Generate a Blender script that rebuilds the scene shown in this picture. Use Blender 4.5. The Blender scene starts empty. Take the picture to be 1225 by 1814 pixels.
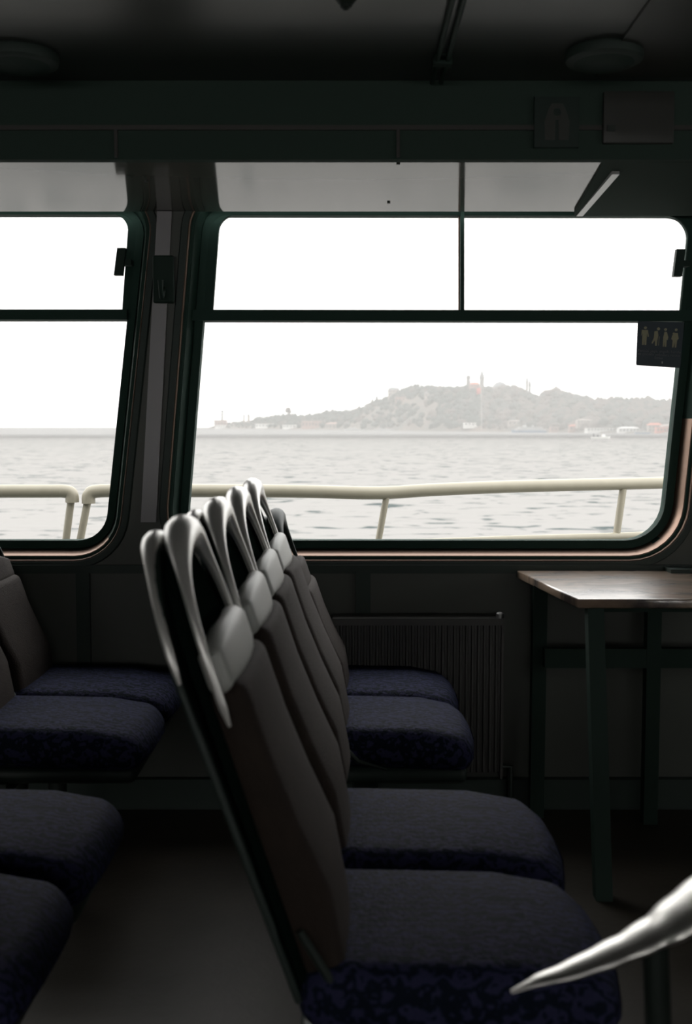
import bpy, bmesh, math, random
from mathutils import Vector, Matrix, noise
R = random.Random(7)
S = bpy.context.scene
COL = S.collection

# ------------------------------------------------------------------ camera
E = 1.25                                   # eye height above the saloon floor
FPX = 2000.0
PITCH = math.atan(0.075)
cam_d = bpy.data.cameras.new('camera'); cam = bpy.data.objects.new('camera', cam_d); COL.objects.link(cam)
cam.location = (0, 0, E); cam.rotation_euler = (math.pi/2 - PITCH, 0, 0)
cam_d.sensor_fit = 'VERTICAL'; cam_d.sensor_height = 36; cam_d.sensor_width = 24
cam_d.lens = FPX/1814*36
cam_d.clip_start = .05; cam_d.clip_end = 60000
cam_d.dof.use_dof = True; cam_d.dof.focus_distance = 4.6; cam_d.dof.aperture_fstop = 4.4
S.camera = cam
# ------------------------------------------------------------------ world: flat overcast sky
SKY = 3.6
w = bpy.data.worlds.new('overcast'); S.world = w; w.use_nodes = True
nt = w.node_tree; bg = nt.nodes['Background']
tc = nt.nodes.new('ShaderNodeTexCoord'); sp = nt.nodes.new('ShaderNodeSeparateXYZ'); mr = nt.nodes.new('ShaderNodeMapRange')
cr = nt.nodes.new('ShaderNodeValToRGB')
nt.links.new(tc.outputs['Generated'], sp.inputs[0]); nt.links.new(sp.outputs['Z'], mr.inputs['Value'])
mr.inputs['From Min'].default_value = -.1; mr.inputs['From Max'].default_value = 1
cr.color_ramp.elements[0].color = (.985, .955, .925, 1); cr.color_ramp.elements[1].color = (.93, .94, .95, 1)
nt.links.new(mr.outputs['Result'], cr.inputs[0]); nt.links.new(cr.outputs[0], bg.inputs['Color'])
bg.inputs['Strength'].default_value = SKY
vs = S.view_settings; S.display_settings.display_device = 'sRGB'
vs.view_transform = 'Standard'; vs.look = 'None'; vs.gamma = 1; vs.use_curve_mapping = False; vs.exposure = 0.0
cy = S.cycles
cy.use_denoising = True; cy.max_bounces = 10; cy.diffuse_bounces = 6; cy.glossy_bounces = 5
cy.transparent_max_bounces = 16; cy.volume_bounces = 2; cy.sample_clamp_indirect = 8
cy.caustics_reflective = False; cy.caustics_refractive = False

def P(px, py, Y):
    """the point seen at photograph pixel (px, py) on the plane at depth Y"""
    a = (px-612.5)/FPX; b = (907-py)/FPX; c, s = math.cos(PITCH), math.sin(PITCH)
    k = Y/(c + b*s)
    return Vector((a*k, Y, E + (b*c - s)*k))

# ------------------------------------------------------------------ materials
def mat(name, col, rough=.6, metal=0, spec=.5, var=0, vscale=8, col2=None, bump=0, bscale=40, coat=0, wave=None):
    m = bpy.data.materials.new(name); m.use_nodes = True
    n = m.node_tree.nodes; l = m.node_tree.links; b = n['Principled BSDF']
    b.inputs['Roughness'].default_value = rough; b.inputs['Metallic'].default_value = metal
    b.inputs['Specular IOR Level'].default_value = spec; b.inputs['Coat Weight'].default_value = coat
    b.inputs['Coat Roughness'].default_value = .08
    b.inputs['Base Color'].default_value = (*col, 1)
    t = n.new('ShaderNodeTexCoord')
    if var or col2:
        q = n.new('ShaderNodeTexNoise'); q.inputs['Scale'].default_value = vscale; q.inputs['Detail'].default_value = 5
        l.new(t.outputs['Object'], q.inputs['Vector'])
        r = n.new('ShaderNodeValToRGB'); r.color_ramp.elements[0].position = .35; r.color_ramp.elements[1].position = .68
        c2 = col2 or tuple(c*(1-var) for c in col)
        r.color_ramp.elements[0].color = (*c2, 1); r.color_ramp.elements[1].color = (*col, 1)
        src = q.outputs['Fac']
        if wave:
            wv = n.new('ShaderNodeTexWave'); wv.wave_type = 'BANDS'; wv.bands_direction = 'Y'
            wv.inputs['Scale'].default_value = wave; wv.inputs['Distortion'].default_value = 9
            wv.inputs['Detail'].default_value = 2; wv.inputs['Detail Scale'].default_value = 3
            l.new(t.outputs['Object'], wv.inputs['Vector']); src = wv.outputs['Fac']
        l.new(src, r.inputs[0]); l.new(r.outputs[0], b.inputs['Base Color'])
    if bump:
        q = n.new('ShaderNodeTexNoise'); q.inputs['Scale'].default_value = bscale; q.inputs['Detail'].default_value = 4
        l.new(t.outputs['Object'], q.inputs['Vector'])
        bp = n.new('ShaderNodeBump'); bp.inputs['Strength'].default_value = bump; bp.inputs['Distance'].default_value = .01
        l.new(q.outputs['Fac'], bp.inputs['Height']); l.new(bp.outputs[0], b.inputs['Normal'])
    return m
M = dict(

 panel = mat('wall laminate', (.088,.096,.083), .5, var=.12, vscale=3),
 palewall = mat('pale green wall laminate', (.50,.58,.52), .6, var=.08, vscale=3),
 darkpanel = mat('dark batten', (0.03218,0.04972,0.04212), .6),
 rubber = mat('black rubber', (0.03037,0.06413,0.05063), .7, spec=.15),
 blackmetal = mat('black painted metal', (0.0234,0.04388,0.0351), .6, spec=.2),
 bezel = mat('beige lit bezel', (.33,.22,.165), .3, metal=.7),
 bezelline = mat('brown bezel lip', (.17,.115,.085), .35, metal=.7),
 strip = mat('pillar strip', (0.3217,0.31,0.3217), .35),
 ceil = mat('ceiling panel', (0.054,0.0567,0.054), .3, spec=.5, bump=.05, bscale=6),
 fascia = mat('dark green fascia', (0.04781,0.07313,0.06075), .9, spec=.08),
 fascial = mat('fascia ridge', (0.045,0.04275,0.03825), .5),
 soffit = mat('polished soffit panel', (0.125,0.125,0.1094), .09, spec=.2),
 alu = mat('brushed aluminium', (.42,.42,.42), .35, metal=.7),
 floor = mat('brown floor covering', (0.05087,0.04179,0.03088), .5, var=.25, vscale=6, bump=.1),
 plastic = mat('pale grey seat plastic', (.90,.885,.85), .32, metal=.6, spec=.7, coat=.3),
 pad = mat('grey pad', (.50,.51,.48), .4),
 core = mat('black seat core', (0.005103,0.009923,0.007938), .95, spec=0),
 uphol = mat('brown back cloth', (0.02728,0.01666,0.01122), .85, var=.25, vscale=25, bump=.3, bscale=200),
 fabric = mat('blue seat cloth', (0.03334,0.03544,0.08617), .75, spec=.12, col2=(0.006412,0.01154,0.02308), wave=16, bump=.4, bscale=150),
 darkplastic = mat('dark seat pan', (0.0216,0.036,0.03024), .5),
 steel = mat('dark steel', (0.02925,0.04095,0.0351), .45, metal=.3),
 radiator = mat('radiator enamel', (0.0765,0.07425,0.06975), .45),
 cream = mat('cream rail paint', (.36,.33,.255), .4, var=.05, vscale=20),
 deck = mat('deck paint', (0.1386,0.147,0.1386), .7, var=.2, vscale=4),
 hull = mat('hull paint', (0.294,0.2856,0.252), .5),
 navy = mat('navy sticker', (0.01238,0.03218,0.04703), .35),
 signgold = mat('sign figure print', (0.378,0.36,0.234), .6),
 signgrey = mat('sign letter print', (0.15,0.165,0.18), .6),
 white = mat('white paint', (0.52,0.52,0.507), .5),
 boatblue = mat('boat blue', (0.075,0.18,0.315), .5),
 darkcloth = mat('dark clothing', (.02,.025,.03), .9),
 skin = mat('skin', (.45,.3,.22), .7),
 wood_t = None, glass = None)

def table_mat():
    m = mat('varnished table top', (.40,.32,.27), .35, spec=1, coat=1)
    m.node_tree.nodes['Principled BSDF'].inputs['Coat IOR'].default_value = 1.8; m.node_tree.nodes['Principled BSDF'].inputs['Coat Roughness'].default_value = .16
    n = m.node_tree.nodes; l = m.node_tree.links; b = n['Principled BSDF']; t = n.new('ShaderNodeTexCoord')
    mp = n.new('ShaderNodeMapping'); mp.inputs['Scale'].default_value = (1.5, 3.2, 1); mp.inputs['Rotation'].default_value = (0,0,.5)
    q = n.new('ShaderNodeTexNoise'); q.inputs['Scale'].default_value = 3.2; q.inputs['Detail'].default_value = 7; q.inputs['Distortion'].default_value = 1.2
    l.new(t.outputs['Object'], mp.inputs[0]); l.new(mp.outputs[0], q.inputs['Vector'])
    r = n.new('ShaderNodeValToRGB'); e = r.color_ramp.elements
    e[0].position = .36; e[0].color = (.07,.048,.035,1); e[1].position = .58; e[1].color = (.44,.31,.22,1)
    l.new(q.outputs['Fac'], r.inputs[0]); l.new(r.outputs[0], b.inputs['Base Color'])
    r2 = n.new('ShaderNodeMapRange'); r2.inputs['From Min'].default_value = .3; r2.inputs['From Max'].default_value = .6
    r2.inputs['To Min'].default_value = .5; r2.inputs['To Max'].default_value = .33
    l.new(q.outputs['Fac'], r2.inputs['Value']); l.new(r2.outputs[0], b.inputs['Roughness'])
    return m
M['wood_t'] = table_mat()
def glass_mat():
    m = bpy.data.materials.new('window glass'); m.use_nodes = True; n = m.node_tree.nodes; l = m.node_tree.links; n.clear()
    o = n.new('ShaderNodeOutputMaterial'); mx = n.new('ShaderNodeMixShader'); t = n.new('ShaderNodeBsdfTransparent'); g = n.new('ShaderNodeBsdfGlossy')
    f = n.new('ShaderNodeFresnel'); f.inputs['IOR'].default_value = 1.07
    t.inputs['Color'].default_value = (.985,.985,.98,1); g.inputs['Roughness'].default_value = .02
    l.new(f.outputs[0], mx.inputs[0]); l.new(t.outputs[0], mx.inputs[1]); l.new(g.outputs[0], mx.inputs[2]); l.new(mx.outputs[0], o.inputs[0])
    return m
M['glass'] = glass_mat()
def sea_mat():
    m = mat('grey choppy sea', (.60,.61,.59), .5, spec=.012)
    n = m.node_tree.nodes; l = m.node_tree.links; b = n['Principled BSDF']; t = n.new('ShaderNodeTexCoord')
    def nz(scale, sx, sy, det, dist=0):
        mp = n.new('ShaderNodeMapping'); mp.inputs['Scale'].default_value = (sx, sy, 1); mp.inputs['Rotation'].default_value = (0,0,.12)
        q = n.new('ShaderNodeTexNoise'); q.inputs['Scale'].default_value = scale; q.inputs['Detail'].default_value = det; q.inputs['Distortion'].default_value = dist
        l.new(t.outputs['Object'], mp.inputs[0]); l.new(mp.outputs[0], q.inputs['Vector']); return q
    a = nz(.35, .45, 1, 6, .6); c = nz(.09, .6, 1.0, 5, .8)
    mul = n.new('ShaderNodeMath'); mul.operation = 'MULTIPLY'; mul.inputs[1].default_value = 3
    add = n.new('ShaderNodeMath'); add.operation = 'ADD'
    l.new(c.outputs['Fac'], mul.inputs[0]); l.new(mul.outputs[0], add.inputs[0]); l.new(a.outputs['Fac'], add.inputs[1])
    bp = n.new('ShaderNodeBump'); bp.inputs['Strength'].default_value = .5; bp.inputs['Distance'].default_value = .8
    l.new(add.outputs[0], bp.inputs['Height']); l.new(bp.outputs[0], b.inputs['Normal'])
    # wavelet shade put into the colour: darker troughs, paler water between
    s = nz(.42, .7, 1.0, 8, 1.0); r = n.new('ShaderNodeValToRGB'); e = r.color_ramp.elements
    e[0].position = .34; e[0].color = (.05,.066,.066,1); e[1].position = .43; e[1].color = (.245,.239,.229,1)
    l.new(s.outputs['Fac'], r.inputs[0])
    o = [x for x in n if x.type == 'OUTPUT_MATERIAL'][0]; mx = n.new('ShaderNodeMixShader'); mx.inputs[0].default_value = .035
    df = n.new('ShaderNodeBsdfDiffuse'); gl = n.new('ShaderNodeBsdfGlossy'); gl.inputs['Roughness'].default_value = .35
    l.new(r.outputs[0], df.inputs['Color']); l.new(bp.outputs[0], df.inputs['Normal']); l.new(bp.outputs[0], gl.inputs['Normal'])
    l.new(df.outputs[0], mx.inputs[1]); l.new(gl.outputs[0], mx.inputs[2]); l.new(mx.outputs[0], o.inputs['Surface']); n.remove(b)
    return m
M['sea'] = sea_mat()

# ------------------------------------------------------------------ mesh helpers
OFF = {}
def link(name, me, m=None, parent=None, smooth=False):
    o = bpy.data.objects.new(name, me); COL.objects.link(o)
    if m is not None and not me.materials: me.materials.append(m)
    if smooth:
        me.polygons.foreach_set('use_smooth', [True]*len(me.polygons))
        try: me.set_sharp_from_angle(angle=math.radians(38))
        except Exception: pass
    if parent is not None:
        o.parent = parent; off = OFF.get(parent.name, Vector())
        OFF[o.name] = off
        if off.length: me.transform(Matrix.Translation(-off))
    return o
def tag(o, label, cat, group=None, kind=None):
    o['label'] = label; o['category'] = cat
    if group: o['group'] = group
    if kind: o['kind'] = kind
    return o
def struct(o): o['kind'] = 'structure'; return o
def thing(name, label, cat, loc=(0,0,0), group=None):
    o = bpy.data.objects.new(name, None); COL.objects.link(o); o.location = loc; o.empty_display_size = .1
    OFF[o.name] = Vector(loc); return tag(o, label, cat, group)
class G:
    def __init__(s): s.v = []; s.f = []
    def add(s, v, f):
        k = len(s.v); s.v += [tuple(x) for x in v]; s.f += [tuple(i+k for i in q) for q in f]; return s
    def box(s, x0, x1, y0, y1, z0, z1):
        return s.add([(x,y,z) for z in (z0,z1) for y in (y0,y1) for x in (x0,x1)],
                     [(0,2,3,1),(4,5,7,6),(0,1,5,4),(2,6,7,3),(0,4,6,2),(1,3,7,5)])
    def hexa(s, lo, hi):       # four bottom points, four top points, same order
        return s.add(list(lo)+list(hi), [(3,2,1,0),(4,5,6,7),(0,1,5,4),(1,2,6,5),(2,3,7,6),(3,0,4,7)])
    def rbox(s, c, h, r, n=4, fn=None):
        """rounded box: centre c, half sizes h, edge radius r"""
        st = []
        for k in range(3):
            q = []
            for i in range(n+1): a = math.pi/4*(i/n-1); q.append(-h[k] + r*(1+math.tan(a)))   # dense near edges
            a1 = [-(h[k]) + r*(1-math.cos(math.pi/2*i/n)) for i in range(n+1)]
            mid = [(-h[k]+r) + (2*h[k]-2*r)*i/4 for i in range(1,4)]
            st.append(a1 + mid + [-x for x in reversed(a1)])
        idx = {}; V = []; F = []
        def vid(p):
            key = tuple(round(x,6) for x in p)
            if key not in idx:
                inner = [max(-(h[k]-r), min(h[k]-r, p[k])) for k in range(3)]
                d = Vector(p) - Vector(inner)
                w_ = Vector(inner) + (d.normalized()*r if d.length > 1e-9 else Vector())
                if fn: w_ = Vector(fn(w_))
                idx[key] = len(V); V.append(tuple(w_ + Vector(c)))
            return idx[key]
        for ax in range(3):
            u, v = [(1,2),(2,0),(0,1)][ax]
            for sg in (-1,1):
                for i in range(len(st[u])-1):
                    for j in range(len(st[v])-1):
                        q = []
                        for (a,b) in ((i,j),(i+1,j),(i+1,j+1),(i,j+1)):
                            p = [0,0,0]; p[ax] = sg*h[ax]; p[u] = st[u][a]; p[v] = st[v][b]; q.append(vid(p))
                        if sg < 0: q.reverse()
                        if len(set(q)) >= 3: F.append(tuple(dict.fromkeys(q)))
        return s.add(V, F)
    def tube(s, pts, rad, n=10, flat=1.0, cap=True):
        pts = [Vector(p) for p in pts]; rr = rad if isinstance(rad, (list,tuple)) else [rad]*len(pts)
        V = []; up0 = None
        for i, p in enumerate(pts):
            t = (pts[min(i+1,len(pts)-1)] - pts[max(i-1,0)]).normalized()
            up = Vector((0,0,1)) if abs(t.z) < .9 else Vector((0,1,0))
            if up0 is not None: up = up0
            a = t.cross(up).normalized(); b = a.cross(t).normalized(); up0 = b
            for k in range(n):
                th = 2*math.pi*k/n; V.append(p + a*math.cos(th)*rr[i] + b*math.sin(th)*rr[i]*flat)
        F = [(i*n+k, i*n+(k+1)%n, (i+1)*n+(k+1)%n, (i+1)*n+k) for i in range(len(pts)-1) for k in range(n)]
        if cap: F += [tuple(range(n-1,-1,-1)), tuple((len(pts)-1)*n+k for k in range(n))]
        return s.add(V, F)
    def lathe(s, c, prof, n=16):
        V = [(c[0]+r*math.cos(2*math.pi*k/n), c[1]+r*math.sin(2*math.pi*k/n), c[2]+z) for r, z in prof for k in range(n)]
        F = [(i*n+k, i*n+(k+1)%n, (i+1)*n+(k+1)%n, (i+1)*n+k) for i in range(len(prof)-1) for k in range(n)]
        F += [tuple(range(n-1,-1,-1)), tuple((len(prof)-1)*n+k for k in range(n))]
        return s.add(V, F)
    def blob(s, c, r, sub=1, jit=.22, sq=1.0):
        bm = bmesh.new(); bmesh.ops.create_icosphere(bm, subdivisions=sub, radius=1)
        V = []
        for v in bm.verts:
            k = 1 + R.uniform(-jit, jit); V.append((c[0]+v.co.x*r*k, c[1]+v.co.y*r*k, c[2]+v.co.z*r*k*sq))
        F = [tuple(v.index for v in f.verts) for f in bm.faces]; bm.free(); return s.add(V, F)
    def obj(s, name, m, parent=None, smooth=False):
        me = bpy.data.meshes.new(name); me.from_pydata(s.v, [], s.f); me.update()
        bm = bmesh.new(); bm.from_mesh(me); bmesh.ops.recalc_face_normals(bm, faces=bm.faces); bm.to_mesh(me); bm.free()
        return link(name, me, m, parent, smooth)

def plate(outline, holes, depth, bevel=0, fn=None, res=3):
    """flat plate with holes; local (u, v) outline, thickness axis w; fn(u, v, w) -> point"""
    cu = bpy.data.curves.new('c', 'CURVE'); cu.dimensions = '2D'; cu.fill_mode = 'BOTH'
    cu.extrude = max(depth/2-bevel, 0); cu.bevel_depth = bevel; cu.bevel_resolution = res; cu.offset = -bevel
    for ring in [outline]+list(holes):
        sp_ = cu.splines.new('POLY'); sp_.points.add(len(ring)-1); sp_.use_cyclic_u = True
        for i, p in enumerate(ring): sp_.points[i].co = (p[0], p[1], 0, 1)
    ob = bpy.data.objects.new('c', cu); COL.objects.link(ob)
    dg = bpy.context.evaluated_depsgraph_get(); me = bpy.data.meshes.new_from_object(ob.evaluated_get(dg))
    bpy.data.objects.remove(ob); bpy.data.curves.remove(cu)
    for v in me.vertices:
        x, y, z = v.co; v.co = fn(x, y, z) if fn else (x, z, y)
    bm = bmesh.new(); bm.from_mesh(me); bmesh.ops.remove_doubles(bm, verts=bm.verts, dist=1e-5)
    bmesh.ops.recalc_face_normals(bm, faces=bm.faces); bm.to_mesh(me); bm.free(); me.update(); me.materials.clear()
    return me

def roundpoly(pts, rad, n=8):
    out = []; N = len(pts)
    for i in range(N):
        p0, p, p1 = Vector(pts[i-1]), Vector(pts[i]), Vector(pts[(i+1)%N])
        a = (p0-p).normalized(); b = (p1-p).normalized(); ang = a.angle(b); r = rad[i] if isinstance(rad,(list,tuple)) else rad
        d = r/math.tan(ang/2); q0 = p+a*d; q1 = p+b*d
        c = p + (a+b).normalized()*(r/math.sin(ang/2))
        v0 = q0-c; v1 = q1-c; th = v0.angle(v1); sg = 1 if v0.cross(v1) > 0 else -1
        for k in range(n+1):
            t = th*k/n*sg; out.append(tuple(c + Vector((v0.x*math.cos(t)-v0.y*math.sin(t), v0.x*math.sin(t)+v0.y*math.cos(t)))))
    return out
def offquad(pts, d):
    """outward offset of a quad (any winding)"""
    N = len(pts); c = sum((Vector(p) for p in pts), Vector((0,0)))/N; lines = []
    for i in range(N):
        a, b = Vector(pts[i]), Vector(pts[(i+1)%N]); t = (b-a).normalized(); nrm = Vector((t.y,-t.x))
        if nrm.dot((a+b)/2-c) < 0: nrm = -nrm
        lines.append((a+nrm*d, t))
    out = []
    for i in range(N):
        (a, t), (b, u) = lines[i-1], lines[i]; k = (b-a).cross(u)/t.cross(u); out.append(tuple(a+t*k))
    return out
def ring(quad, rads, prof, name, m, parent):
    g = G(); rows = []
    for d, Y in prof:
        rp = roundpoly(offquad(quad, d), [r+d for r in rads]); out = []
        for i, p in enumerate(rp):
            q = rp[(i+1)%len(rp)]; k = 30 if i % 9 == 8 else 1
            out += [(p[0]+(q[0]-p[0])*j/k, Y, p[1]+(q[1]-p[1])*j/k) for j in range(k)]
        rows.append(out)
    n = len(rows[0]); V = [p for r in rows for p in r]
    F = [(i*n+k, i*n+(k+1)%n, (i+1)*n+(k+1)%n, (i+1)*n+k) for i in range(len(rows)-1) for k in range(n)]
    g.add(V, F); return g.obj(name, m, parent, True)

# ------------------------------------------------------------------ the saloon shell
YW = 3.65                                   # inner face of the window wall
def xz(px, py, Y=3.705): p = P(px, py, Y); return (p.x, p.z)
quadA = [xz(374,380), xz(1233,381), xz(1172,958), xz(328,958)]
radA = [.06,.075,.13,.10]
quadB = [xz(-640,378), xz(243,379), xz(184,958), xz(-700,958)]
radB = [.06,.06,.10,.10]
ZC = 2.123; ZS = 1.932
hA = roundpoly(offquad(quadA,.058), [r+.058 for r in radA]); hB = roundpoly(offquad(quadB,.058), [r+.058 for r in radB])
quadC = [(x-3.2, z) for x, z in quadB]
hC = roundpoly(offquad(quadC,.0), radB)
me = plate([(-6,0),(3.2,0),(3.2,ZC),(-6,ZC)], [hA, hB, hC], .12, fn=lambda u,v,w: (u, YW+.06+w, v))
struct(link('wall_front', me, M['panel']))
struct(G().box(-6,3.2,-4.6,YW+.12,-.12,0).obj('floor', M['floor']))
struct(G().box(-6,3.2,-4.6,2.957,ZC,ZC+.1).obj('ceiling', M['ceil']))
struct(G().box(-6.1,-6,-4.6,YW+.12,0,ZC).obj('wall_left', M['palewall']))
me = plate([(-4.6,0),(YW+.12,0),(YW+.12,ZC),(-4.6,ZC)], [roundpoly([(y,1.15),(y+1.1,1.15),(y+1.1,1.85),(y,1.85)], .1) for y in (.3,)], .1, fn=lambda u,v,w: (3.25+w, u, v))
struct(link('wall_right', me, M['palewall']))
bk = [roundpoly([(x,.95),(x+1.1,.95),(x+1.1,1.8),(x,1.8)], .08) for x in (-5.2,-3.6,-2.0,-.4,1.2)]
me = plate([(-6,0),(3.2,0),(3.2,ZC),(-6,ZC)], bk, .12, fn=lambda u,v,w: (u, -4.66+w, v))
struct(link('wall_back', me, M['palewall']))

# windows ------------------------------------------------------
def window(idx, quad, rads, lit_lim):
    fr = ring(quad, rads, [(0,3.765),(0,3.716),(.006,3.712),(.026,3.712),(.028,3.720)], 'window_%d'%idx, M['rubber'], None); struct(fr)
    q1, q2 = lit_lim
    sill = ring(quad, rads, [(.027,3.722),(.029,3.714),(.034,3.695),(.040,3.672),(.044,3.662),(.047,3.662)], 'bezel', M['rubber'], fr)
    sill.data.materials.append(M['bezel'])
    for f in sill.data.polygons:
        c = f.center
        if c.z < q1 or (c.z < q2 and c.x > quad[2][0]-.02): f.material_index = 1  # light painted by material: lit bezel faces pale, shaded ones dark
    ring(quad, rads, [(.046,3.68),(.047,3.658),(.055,3.656),(.056,3.68)], 'bezel_groove', M['rubber'], fr)
    lip = ring(quad, rads, [(.055,3.67),(.056,3.652),(.058,3.647),(.061,3.646),(.062,3.652)], 'bezel_lip', M['bezelline'], fr)
    ring(quad, rads, [(.061,3.650),(.063,3.643),(.082,3.641),(.087,3.652)], 'outer_rim', M['darkpanel'], fr)
    # glass of the lower light and the sliding upper light
    ol = roundpoly(offquad(quad,.004), rads)
    link('glass_pane', plate(ol, [], .005, fn=lambda u,v,w: (u, 3.745+w, v)), M['glass'], fr)
    return fr
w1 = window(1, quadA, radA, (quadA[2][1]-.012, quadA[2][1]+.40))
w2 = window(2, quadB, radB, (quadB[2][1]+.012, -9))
def bar(p0, p1, half, Y0, Y1, name, m, parent):
    a, b = Vector((p0[0],0,p0[1])), Vector((p1[0],0,p1[1])); t = (b-a).normalized(); n = Vector((-t.z,0,t.x))*half
    lo = [Vector((q.x, y, q.z)) for q, y in ((a-n,Y0),(b-n,Y0),(b-n,Y1),(a-n,Y1))]
    hi = [Vector((q.x, y, q.z)) for q, y in ((a+n,Y0),(b+n,Y0),(b+n,Y1),(a+n,Y1))]
    return G().hexa(lo, hi).obj(name, m, parent)
px = lambda n: n*YW/FPX
bar(xz(340,559,3.71), xz(1222,560,3.71), px(9.5), 3.695, 3.765, 'transom', M['rubber'], w1)
bar(xz(818.5,374,3.71), xz(818.5,552,3.71), px(3.2), 3.705, 3.755, 'mullion', M['rubber'], w1)
bar(xz(813,378,3.735), xz(813,552,3.735), px(1.2), 3.733, 3.757, 'sash_edge', M['bezelline'], w1)
bar(xz(-700,558,3.71), xz(226,558,3.71), px(9), 3.695, 3.765, 'transom', M['rubber'], w2)
# the sliding light's own side frames, thin rounded plates
def sash_side(pts, parent):
    link('sash_frame', plate([xz(*p, 3.72) for p in pts], [], .03, fn=lambda u,v,w: (u, 3.73+w, v)), M['rubber'], parent)
def arcpx(cx, cy, r, a0, a1, n=8): return [(cx+r*math.cos(math.radians(a0+(a1-a0)*i/n)), cy-r*math.sin(math.radians(a0+(a1-a0)*i/n))) for i in range(n+1)]
sash_side([(352,560),(364,374),(425,374),(425,380.5)] + arcpx(417,411,30.5,90,180) + [(375.5,560)], w1)
sash_side([(1226,560),(1245,372),(1170,372),(1170,381.5)] + list(reversed(arcpx(1178,422,40.5,5,90)))[0:0] + arcpx(1178,422,40.5,90,3) + [(1205,560)], w1)
sash_side([(232,560),(250,372),(190,372),(190,379)] + arcpx(197,409,30,90,3) + [(216,560)], w2)
# latches
def latch(x, y0, y1, xs, lab):
    t = thing('window_latch', lab, 'window latch', P(x,(y0+y1)/2,3.655), 'sliding window latches')
    p0 = P(x+3, y0, 3.65); p1 = P(x-3, y1, 3.65); h = px(7.5)
    g = G(); g.hexa([(p1.x-h,3.64,p1.z),(p1.x+h,3.64,p1.z),(p1.x+h,3.662,p1.z),(p1.x-h,3.662,p1.z)],
                    [(p0.x-h,3.64,p0.z),(p0.x+h,3.64,p0.z),(p0.x+h,3.662,p0.z),(p0.x-h,3.662,p0.z)])
    g.obj('handle', M['blackmetal'], t)
    c = P(x,(y0+y1)/2,3.65); e = P(xs,(y0+y1)/2,3.65)
    G().box(c.x, e.x, 3.65, 3.69, c.z-px(5), c.z+px(5)).obj('stem', M['blackmetal'], t)
latch(1201.5, 442, 490, 1222, 'black sliding latch on the right edge of the wide middle window')
latch(213, 440, 488, 232, 'black sliding latch on the right edge of the left window')

# paler strip drawn for the specular line on the pillar, and hook
def strip(pts, Y, name, m, n_):
    a = [P(x, y, Y) for x, y in pts]
    g = G(); g.hexa([(a[3].x,Y,a[3].z),(a[2].x,Y,a[2].z),(a[2].x,Y+.012,a[2].z),(a[3].x,Y+.012,a[3].z)],
                    [(a[0].x,Y,a[0].z),(a[1].x,Y,a[1].z),(a[1].x,Y+.012,a[1].z),(a[0].x,Y+.012,a[0].z)])
    return g.obj(name, m)
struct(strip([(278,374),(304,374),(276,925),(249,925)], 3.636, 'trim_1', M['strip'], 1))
hk = thing('coat_hook', 'small black coat hook plate on the pillar between the windows', 'hook', P(288,505,3.62))
a = P(289,500,3.62)
G().rbox((a.x,3.628,a.z+.01), (.034,.009,.075), .008).obj('plate', M['blackmetal'], hk, True)
b_ = P(289,530,3.60)
G().tube([(a.x,3.625,a.z-.02),(a.x,3.59,a.z-.05),(a.x,3.57,a.z-.03),(a.x,3.565,a.z)], [.009,.008,.007,.009], 10).obj('peg', M['blackmetal'], hk, True)
# battens on the lower wall
for i, (x0, x1) in enumerate(((134,158),(630,656))):
    p0 = P(x0,1013,3.635); p1 = P(x1,1013,3.635)
    struct(G().box(p0.x,p1.x,3.632,3.66,.1,p0.z).obj('trim_%d'%(i+2), M['darkpanel']))
p0 = P(0,1004,3.635); p1 = P(0,1016,3.635)
struct(G().box(-6,3.2,3.634,3.66,p1.z,p0.z+.005).obj('trim_4', M['darkpanel']))
struct(G().box(-6,3.2,3.62,3.66,0,.10).obj('baseboard_front', M['darkpanel']))

# ------------------------------------------------------------------ over the window: soffit, fascia, ceiling gear
fas = struct(G().box(-6,3.2,2.925,2.957,ZS-.004,ZC+.08).obj('trim_5', M['fascia']))
G().box(-6,3.2,2.918,2.926,2.0,2.012).obj('ridge', M['fascial'], fas)
for x in (205,705):
    p = P(x,240,2.92); G().box(p.x-.004,p.x+.004,2.919,2.926,ZS,2.0).obj('joint_strip', M['fascial'], fas)
xe = .731; corner = [(-6,3.65),(xe,3.65),(.701,3.07)] + [( .701-.085*(1-math.cos(t)) - .0, 3.07-.10*math.sin(t)) for t in [math.pi/2*i/6 for i in range(1,7)]] + [(.45,2.958),(-6,2.958)]
sof = struct(link('trim_6', plate(corner, [], .012, fn=lambda u,v,w: (u, v, ZS+.008+w)), M['soffit']))
G().hexa([(.731,3.645,ZS-.014),(.751,3.645,ZS-.014),(.724,3.05,ZS-.014),(.704,3.05,ZS-.014)],
         [(.731,3.645,ZS+.006),(.751,3.645,ZS+.006),(.724,3.05,ZS+.006),(.704,3.05,ZS+.006)]).obj('end_strip', M['alu'], sof)
g = G()
for x, y in ((705,293),(688,365),(260,330)):
    Y = 2.99 if y < 300 else (3.5 if y > 350 else 3.2); p = P(x,y,Y); g.lathe((p.x,Y,ZS-.002),[(.005,0),(.005,.004)],8)
g.obj('screw', M['steel'], sof)
struct(G().hexa([(.725,3.65,ZS-.012),(3.2,3.65,ZS-.012),(3.2,2.955,ZS-.012),(.66,2.955,ZS-.004)],
         [(.725,3.65,ZC),(3.2,3.65,ZC),(3.2,2.955,ZC),(.66,2.955,ZC)]).obj('trim_7', M['fascia']))
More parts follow.
